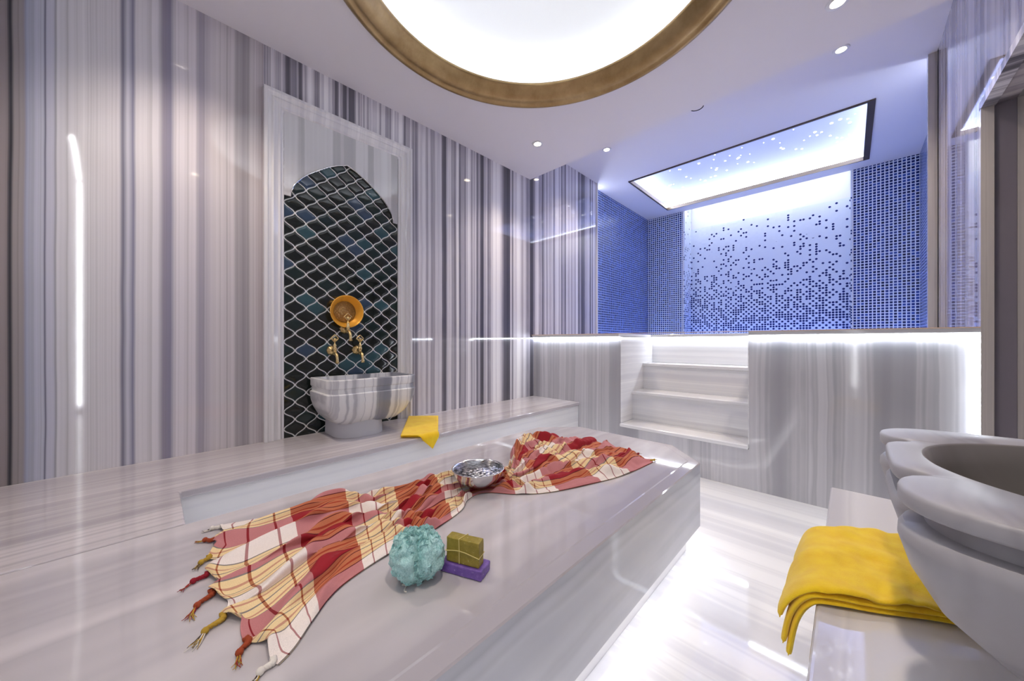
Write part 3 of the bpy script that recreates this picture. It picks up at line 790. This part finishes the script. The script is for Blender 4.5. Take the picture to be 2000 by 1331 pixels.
make_tap((tap_x, .958, .945), 'small ornate brass tap with a leaf handle, right of the low pair', 'brass taps over the trough basin')
make_tap((tap_x, .880, 1.085), 'ornate brass tap, highest of three, standing in front of the orange gold bowl', 'brass taps over the trough basin')
gb = thing('gold_bowl', 'round orange gold bowl hung on the tiles behind the top tap', 'bowl', (tap_x, .880, 1.197))
bc = (tap_x + .001, .882, 1.197)
bm = bmesh.new(); lathe(bm, [(.068, 0), (.072, .004), (.092, .030), (.100, .046), (.104, .050), (.106, .047), (.102, .040), (.096, .026), (.075, .0), ], bc, 'x', 48, close=True)
from_bm('bowl_wall', bm, M['gold_bowl'], gb, True)
bm = bmesh.new(); lathe(bm, [(.0005, .012), (.010, .012), (.013, .006), (.070, .0055), (.070, .001), (.0005, .001)], bc, 'x', 40)
from_bm('hammered_centre', bm, M['hammered'], gb, True)

# ---------------------------------------------------------------- silver bowl
SB = onz(934, 948, .440)
sb = thing('silver_bowl', 'engraved silver washing bowl resting on the plaid cloth', 'bowl', SB)
bm = bmesh.new()
lathe(bm, [(0.0005, 0), (0.0351, 0), (0.0526, .006), (0.0772, .024), (0.0936, .046), (0.0977, .060), (0.1012, .066), (0.1024, .069), (0.0994, .070), (0.0959, .066), (0.0924, .058)], SB, 'z', 56)
bm.faces.ensure_lookup_table()
o = from_bm('bowl_wall', bm, M['chrome'], sb, True)
bm2 = bmesh.new(); lathe(bm2, [(0.0950, .064), (0.0907, .048), (0.0737, .028), (0.0526, .013), (0.0351, .009), (0.0304, .012), (0.0211, .016), (0.0005, .018)], SB, 'z', 56)
from_bm('engraved_lining', bm2, M['engraved'], sb, True)

# ---------------------------------------------------------------- folded yellow towels
def catmull(ps, t):
    n = len(ps) - 1; x = max(0.0, min(.9999, t)) * n; i = int(x); f = x - i
    p0, p1, p2, p3 = [ps[max(0, min(n, i + k))] for k in (-1, 0, 1, 2)]
    return .5 * ((2 * p1) + (-p0 + p2) * f + (2 * p0 - 5 * p1 + 4 * p2 - p3) * f * f + (-p0 + 3 * p1 - 3 * p2 + p3) * f ** 3)
def towel(name, label, colA, colB, th, layers, amp, nu=70, nv=46, ext=None):
    """colA, colB: centre lines down the two sides of the towel; built as a stack of soft layers"""
    bm = bmesh.new()
    A = [Vector(p) for p in colA]; B = [Vector(p) for p in colB]
    for L in range(layers):
        kmax = 1.0 if not ext else ext[L]
        def pt(u, v, side):
            u2 = u * kmax
            a, b = catmull(A, u2), catmull(B, u2)
            p = a.lerp(b, v)
            e = .01
            du = catmull(A, min(1, u2 + e)).lerp(catmull(B, min(1, u2 + e)), v) - catmull(A, max(0, u2 - e)).lerp(catmull(B, max(0, u2 - e)), v)
            nrm = du.cross(b - a).normalized()
            if nrm.z < -.2 or (abs(nrm.z) <= .2 and nrm.dot(OUT) < 0): nrm = -nrm
            q = noise.noise(Vector((p.x * 14, p.y * 14, L * 3.1 + p.z * 9))) * amp + noise.noise(Vector((p.x * 45, p.y * 9, L * 5.0))) * amp * .45
            if L < layers - 1: q *= .3
            edge = min(1, min(v, 1 - v) / .035, (1 - u) / .03 + .0) if True else 1
            edge = math.sqrt(max(0, 1 - (1 - edge) ** 2))
            h0 = L * th; hh = h0 + th * .5 + side * th * .5 * (.15 + .85 * edge)
            off = (b - a).normalized() * noise.noise(Vector((u * 3, v * 0 + L * 7, 1))) * .004 * (1 if v > .5 else -1)
            return p + nrm * (hh + q * (.4 + .6 * L / max(1, layers - 1))) + off
        for side in (0, 1):
            pass
        g = [[[bm.verts.new(pt(i / nu, j / nv, side)) for j in range(nv + 1)] for i in range(nu + 1)] for side in (-1, 1)]
        for s_ in (0, 1):
            for i in range(nu):
                for j in range(nv): bm.faces.new((g[s_][i][j], g[s_][i + 1][j], g[s_][i + 1][j + 1], g[s_][i][j + 1]))
        for i in range(nu):
            for j in (0, nv): bm.faces.new((g[0][i][j], g[0][i + 1][j], g[1][i + 1][j], g[1][i][j]))
        for j in range(nv):
            for i in (0, nu): bm.faces.new((g[0][i][j], g[0][i][j + 1], g[1][i][j + 1], g[1][i][j]))
    o = from_bm(name, bm, M['yellow'], None, True)
    return props(o, label, 'towel')
def small_towel():
    bm = bmesh.new(); th = .0062; nu, nv = 60, 40; edge = BX + .003; rad = .010
    P0, P1, dv = Vector((-2.36, 1.33)), Vector((-2.21, 1.49)), Vector((.465, -.315))
    for L in range(3):
        def pt(u, v, side):
            q = P0.lerp(P1, v) + dv * (u * (1 - .012 * (2 - L)))
            nz = noise.noise(Vector((q.x * 14, q.y * 14, L * 2.0))) * .003 + noise.noise(Vector((q.x * 5, q.y * 5, 4.0))) * .003 * (L > 0)
            e = min(1, min(v, 1 - v) / .05, min(u, 1 - u) / .05); e = math.sqrt(1 - (1 - e) ** 2)
            h = L * th + th * .5 + side * th * .5 * (.2 + .8 * e) + max(0, nz)
            over = q.x - edge
            if over <= 0: return Vector((q.x, q.y, .431 + h))
            arc = rad * pi / 2
            if over < arc:
                a = over / rad
                return Vector((edge + (rad + h) * sin(a), q.y, .421 + (rad + h) * cos(a)))
            return Vector((edge + rad + h, q.y, .421 - (over - arc)))
        g = [[[bm.verts.new(pt(i / nu, j / nv, sd)) for j in range(nv + 1)] for i in range(nu + 1)] for sd in (-1, 1)]
        for s_ in (0, 1):
            for i in range(nu):
                for j in range(nv): bm.faces.new((g[s_][i][j], g[s_][i + 1][j], g[s_][i + 1][j + 1], g[s_][i][j + 1]))
        for i in range(nu):
            for j in (0, nv): bm.faces.new((g[0][i][j], g[0][i + 1][j], g[1][i + 1][j], g[1][i][j]))
        for j in range(nv):
            for i in (0, nu): bm.faces.new((g[0][i][j], g[0][i][j + 1], g[1][i][j + 1], g[1][i][j]))
    o = from_bm('folded_towel', bm, M['yellow'], None, True)
    props(o, 'small folded yellow towel on the left bench beside the trough basin', 'towel')
small_towel()
OUT = Vector((-1, 0, 0))
towel('draped_towel', 'thick yellow towel draped over the edge of the right bench beside the scalloped basin',
      [(.19, 1.125, .432), (.13, 1.10, .432), (.05, 1.05, .432), (-.02, 1.01, .434), (-.055, .995, .425), (-.078, .99, .38), (-.092, .985, .300)],
      [(.19, 1.51, .432), (.14, 1.48, .432), (.07, 1.44, .432), (-.02, 1.385, .434), (-.062, 1.365, .42), (-.085, 1.36, .35), (-.105, 1.35, .22)],
      .0115, 3, .011, 90, 56, [1.0, .95, .86])

# ---------------------------------------------------------------- plaid cloth
ZTAB = .4312
ST = [((432, 1028), (540, 1305), (404, 1150)), ((475, 1020), (575, 1268), (450, 1145)), ((540, 1006), (612, 1215), None), ((600, 985), (645, 1170), None), ((650, 968), (690, 1130), None),
      ((730, 966), (760, 1085), None), ((810, 945), (840, 1042), None), ((862, 932), (900, 1000), None), ((888, 928), (914, 978), None),
      ((940, 926), (945, 964), None), ((985, 924), (1010, 967), None), ((996, 905), (1075, 963), None), ((998, 884), (1150, 948), None),
      ((1008, 866), (1220, 929), (1110, 890)), ((1028, 853), (1276, 904), (1160, 868))]
SA, SBd, SM = [], [], []
for a, b_, mm in ST:
    A, B = onz(*a, ZTAB), onz(*b_, ZTAB)
    SA.append(A); SBd.append(B)
    if mm:
        Mv = onz(*mm, ZTAB); SM.append(Mv - (A + B) / 2)
    else: SM.append(Vector((0, 0, 0)))
# even spacing by arc length of the mid line
mid = [(a + b_) / 2 for a, b_ in zip(SA, SBd)]
cum = [0]
for i in range(1, len(mid)): cum.append(cum[-1] + max(.05, (mid[i] - mid[i - 1]).length))
LEN = cum[-1]
def at_len(ps, t):
    s_ = t * LEN
    i = 0
    while i < len(cum) - 2 and cum[i + 1] < s_: i += 1
    f = (s_ - cum[i]) / (cum[i + 1] - cum[i])
    return catmull(ps, (i + f) / (len(ps) - 1))
TAS_V = [.02, .15, .27, .40, .55, .70, .84, .98]
def fold_w(t):
    return 1.0
def cloth_pt(t, v):
    a, b_, mo = at_len(SA, t), at_len(SBd, t), at_len(SM, t)
    # gathers: compress v around folds
    wob_ = .018 * sin(2 * pi * 5 * v + 9 * t) * sin(pi * v)
    vv = v + wob_ + .020 * sin(2 * pi * 11 * v + 5 * t) * sin(pi * v) * (1 - .6 * max(0, 1 - t * 6))
    p = a.lerp(b_, vv) + mo * 4 * vv * (1 - vv)
    wd = (b_ - a).length
    s_ = t * LEN
    near = max(0, 1 - s_ / .12); far = max(0, 1 - (LEN - s_) / .10)
    tight = max(0, min(1, (.42 - wd) / .3))
    env = min(1, v / .05, (1 - v) / .05)
    ph = 2.2 * noise.noise(Vector((t * 3.0, .3, 0))) + .8 * noise.noise(Vector((t * 9.0, v * 2, 5)))
    rid = .5 + .5 * sin(2 * pi * (5.5 * v + ph))
    rid2 = .5 + .5 * sin(2 * pi * (11 * v - ph * 1.4 + 1.1))
    h = (.022 + .010 * tight) * rid ** 2.2 + .007 * rid2 + .020 * max(0, noise.noise(Vector((p.x * 6, p.y * 6, 7.1))))
    h *= (1 - .42 * near)
    dfar = max(0, min(1, (s_ / LEN - .66) / .12))
    h += dfar * (1 - far) * (.028 * abs(noise.noise(Vector((p.x * 11, p.y * 11, 2.5)))) + .012 * abs(noise.noise(Vector((p.x * 26, p.y * 26, 8.5))))) * max(0, 1.25 - v * 1.1) * 1.8
    h += .012 * max(0, noise.noise(Vector((s_ * 7, v * 4, 3.3))))
    bowl = math.exp(-(((p.x - SB.x) / .075) ** 2 + ((p.y - SB.y) / .075) ** 2))
    h *= (1 - .95 * min(1, bowl * 2.2))
    p.z = ZTAB + .0012 + h * max(.06, env)
    # scalloped near end, drawn to each tassel
    if s_ < .10:
        dm = min(abs(v - q_) for q_ in TAS_V)
        dirv = (at_len(mid, .05) - at_len(mid, 0)).normalized()
        p += dirv * (min(dm, .07) / .07) ** 1.3 * .022 * (1 - s_ / .10)
    return p
NU, NV = 420, 150
bm = bmesh.new(); uvl = bm.loops.layers.uv.new('UVMap')
g = [[bm.verts.new(cloth_pt(i / NU, j / NV)) for j in range(NV + 1)] for i in range(NU + 1)]
PER_U, PER_V = LEN / .305, 3.25
for i in range(NU):
    for j in range(NV):
        f = bm.faces.new((g[i][j], g[i + 1][j], g[i + 1][j + 1], g[i][j + 1])); f.smooth = True
        for lp, (a, b_) in zip(f.loops, ((i, j), (i + 1, j), (i + 1, j + 1), (i, j + 1))):
            lp[uvl].uv = (a / NU * PER_U, b_ / NV * PER_V)
cloth = from_bm('plaid_cloth', bm, M['plaid'], None, True)
props(cloth, 'long red, cream and orange plaid cotton cloth with knotted tassels on the massage slab', 'cloth')
md = cloth.modifiers.new('thick', 'SOLIDIFY'); md.thickness = .0012; md.offset = 1
rt = random.Random(3)
def tassel(root, tip, mats, rad=.0045, twist=True):
    root, tip = Vector(root), Vector(tip)
    d = tip - root; L_ = d.length; dn = d.normalized(); sd = Vector((-dn.y, dn.x, 0))
    bm = bmesh.new()
    # bound cord, knot, loose ends
    k = .50
    n0 = len(bm.faces)
    for s_ in range(3):
        pts = []
        for i in range(15):
            t = i / 14
            a = 2 * pi * (t * 2.5 + s_ / 3)
            r_ = rad * (.95 - .35 * t)
            p = root + dn * (L_ * k * t) + sd * (r_ * .6 * cos(a) + L_ * .10 * sin(pi * t * 1.6)) + Vector((0, 0, r_ * (1.1 + .6 * sin(a))))
            pts.append(p)
        tube(bm, pts, [rad * (.85 - .3 * i / 14) for i in range(15)], 7)
    kn = root + dn * (L_ * k) + sd * (L_ * .10 * sin(pi * 1.6)) + Vector((0, 0, rad * .9))
    bmesh.ops.create_icosphere(bm, subdivisions=2, radius=rad * 1.35, matrix=__import__('mathutils').Matrix.Translation(kn))
    for f in bm.faces: f.material_index = 0
    n1 = len(bm.faces)
    for q_ in range(9):
        bm.faces.ensure_lookup_table()
        sp = rt.uniform(-.45, .45); ll = L_ * (1 - k) * rt.uniform(.75, 1.15); wv_ = rt.uniform(-.12, .12)
        pts = []
        for i in range(6):
            t = i / 5
            pts.append(kn + dn * ll * t + sd * (sp * ll * t * t * .8 + wv_ * ll * sin(pi * t) + rt.uniform(-.0006, .0006)) + Vector((0, 0, max(-kn.z + ZTAB + .0016, -rad * .9 * min(1, t * 2)) + rt.uniform(0, .003) * t)))
        before = set(bm.faces)
        tube(bm, pts, [.0013 - .0008 * i / 5 for i in range(6)], 5)
        mi = 1 if q_ % 2 else (2 if q_ % 3 == 0 else 0)
        for f in bm.faces:
            if f not in before: f.material_index = mi
    o = from_bm('tassel', bm, mats, cloth, True)
    return o
T = M
NEAR = [((438, 1027), (395, 1042), ['th_white', 'th_dark', 'th_white']), ((420, 1055), (378, 1063), ['th_rust', 'th_gold', 'th_rust']), ((412, 1083), (391, 1108), ['th_gold', 'th_dark', 'th_gold']),
        ((404, 1128), (357, 1157), ['th_red', 'th_rust', 'th_white']), ((412, 1176), (364, 1232), ['th_rust', 'th_gold', 'th_red']), ((445, 1228), (382, 1271), ['th_gold', 'th_white', 'th_dark']),
        ((502, 1260), (471, 1302), ['th_rust', 'th_gold', 'th_red']), ((538, 1300), (492, 1345), ['th_white', 'th_dark', 'th_gold'])]
# roots follow the cloth's own edge
for v_, (rp, tp, mt) in zip(TAS_V, NEAR):
    r0 = cloth_pt(0.006, v_); r0.z = ZTAB + .002
    t0 = onz(*tp, ZTAB + .002)
    dr = (t0 - r0); 
    if dr.length > .085: t0 = r0 + dr.normalized() * .085
    if dr.length < .045: t0 = r0 + dr.normalized() * .05
    tassel(r0, t0, [M[k_] for k_ in mt], .0050)
for i, v_ in enumerate((.01, .13, .26, .40, .55, .70, .85, .985)):
    r0 = cloth_pt(.997, v_); r1 = cloth_pt(.96, v_)
    dn = (r0 - r1); dn.z = 0; dn.normalize()
    r0.z = ZTAB + .002
    tassel(r0, r0 + dn * .045, [M[k_] for k_ in (('th_gold', 'th_dark', 'th_rust') if i % 2 else ('th_red', 'th_gold', 'th_white'))], .0042)

# ---------------------------------------------------------------- mesh bath puff
PC = onz(802, 1150, .431) + Vector((-.022, .030, .058))
puff = thing('bath_puff', 'pale teal nylon mesh bath puff beside the two soap bars', 'bath sponge', PC - Vector((0, 0, .0565)))
bm = bmesh.new()
bmesh.ops.create_icosphere(bm, subdivisions=5, radius=1.0)
view = Vector((-PC.x, -PC.y, 1 - PC.z)).normalized(); side = view.cross(Vector((0, 0, 1))).normalized()
def puff_r(n):
    cleft = math.exp(-((n.dot(side) + .06) / .17) ** 2) * max(0, n.dot(view)) ** .5 * .50
    w_ = .30 * abs(noise.noise(n * 2.1 + Vector((4, 1, 2)))) + .12 * abs(noise.noise(Vector((n.x * 3, n.y * 3, n.z * 7)))) + .05 * abs(noise.noise(n * 11))
    return .055 * (1.02 + w_ * .9 - cleft)
for vv in bm.verts:
    n_ = vv.co.normalized(); r_ = puff_r(n_)
    vv.co = PC + Vector((n_.x * r_ * 1.03, n_.y * r_ * 1.03, max(-.0555, n_.z * r_ * .93)))
from_bm('mesh_core', bm, M['puff'], puff, True)
rp_ = random.Random(8)
bm = bmesh.new()
for k in range(110):
    ax = Vector((rp_.gauss(0, 1), rp_.gauss(0, 1), rp_.gauss(0, 1))).normalized()
    e1 = ax.orthogonal().normalized(); e2 = ax.cross(e1); t0 = rp_.uniform(0, 2 * pi); sp = rp_.uniform(.8, 1.8); tilt = rp_.uniform(-.7, .7)
    fr = rp_.uniform(14, 26); ph = rp_.uniform(0, 6)
    n = 40; prev = None
    for i in range(n + 1):
        t = t0 + sp * i / n
        d0 = (e1 * cos(t) + e2 * sin(t) + ax * tilt).normalized()
        d1 = (d0 + ax * (.10 * sin(fr * t + ph) + .05)).normalized()
        rr = puff_r(d0); tap = math.sin(pi * i / n) ** .5
        a = PC + d0 * rr * .86; b_ = PC + d1 * rr * (.90 + .13 * tap + .02 * sin(fr * 1.7 * t))
        a.z = max(a.z, .4325); b_.z = max(b_.z, .4325)
        cur = (bm.verts.new(a), bm.verts.new(b_))
        if prev: bm.faces.new((prev[0], cur[0], cur[1], prev[1]))
        prev = cur
from_bm('mesh_ruffle', bm, M['puff'], puff, True)
bm = bmesh.new()
cp = onz(790, 1149, .434)
tube(bm, [cp + Vector((.004 * i - .012, .006 * sin(i * .8), .001)) for i in range(8)], .0016, 6)
o = from_bm('hanging_cord', bm, M['th_white'], puff, True)

# ---------------------------------------------------------------- soaps
def soap_bar(name, cen, ang, dims, mat, label, bevw=.006, rz=None):
    bm = bmesh.new(); lx, ly, lz = dims
    bx(bm, -lx / 2, lx / 2, -ly / 2, ly / 2, 0, lz)
    bmesh.ops.subdivide_edges(bm, edges=bm.edges[:], cuts=5, use_grid_fill=True)
    for vv in bm.verts:
        if vv.co.z > .001: vv.co += Vector([noise.noise(vv.co * 60 + Vector((i * 9, 0, 0))) * .0012 for i in range(3)])
    bmesh.ops.recalc_face_normals(bm, faces=bm.faces[:])
    me = bpy.data.meshes.new(name); bm.to_mesh(me); bm.free()
    return me
A0, A1 = onz(860, 1117, .431), onz(937, 1139, .431)
ang = math.atan2(A1.y - A0.y, A1.x - A0.x)
fw_ = (A1 - A0).normalized(); bk = Vector((-fw_.y, fw_.x, 0))
if bk.dot(Vector((0, 0, 1)).cross(fw_)) < 0: bk = -bk
cenp = (A0 + A1) / 2 + bk * .027
t = thing('soap_bar', 'purple bar of soap lying flat under the olive bar', 'soap', cenp)
me = soap_bar('bar', cenp, ang, ((A1 - A0).length + .006, .052, .024), None, '')
o = link('bar', me, M['soap_purple'], t, True); o.location = (0, 0, 0); t.rotation_euler = (0, 0, ang); bev(o, .005)
o.modifiers.new('es', 'EDGE_SPLIT').split_angle = R(60)
g0 = cenp + Vector((0, 0, .0245)) + fw_ * .002 - bk * .004
t = thing('soap_bar', 'olive green bar of soap tied with string, standing on the purple bar', 'soap', g0)
GL, GW, GH = .090, .027, .060
me = soap_bar('bar', g0, ang, (GL, GW, GH), None, '')
o = link('bar', me, M['soap_green'], t, True); o.location = (0, 0, 0); t.rotation_euler = (0, 0, ang); bev(o, .002)
o.modifiers.new('es', 'EDGE_SPLIT').split_angle = R(50)
bm = bmesh.new(); e = .0012; X_, Y_2, Z2 = GL / 2 + e, GW / 2 + e, GH + e
tube(bm, [(-.008, -Y_2, .001), (-.008, -Y_2, Z2 * .5), (-.009, -Y_2, Z2), (-.004, 0, Z2), (.000, Y_2, Z2), (0, Y_2, .001)], .0011, 6)
tube(bm, [(-X_, -Y_2, .026), (-.02, -Y_2, .031), (-.008, -Y_2, .032), (.01, -Y_2, .031), (X_, -Y_2, .024), (X_, Y_2, .026), (-X_, Y_2, .028), (-X_, -Y_2, .026)], .0011, 6)
o = link('string', bpy.data.meshes.new('string'), M['twine'], t); bm.to_mesh(o.data); bm.free(); o.location = (0, 0, 0)
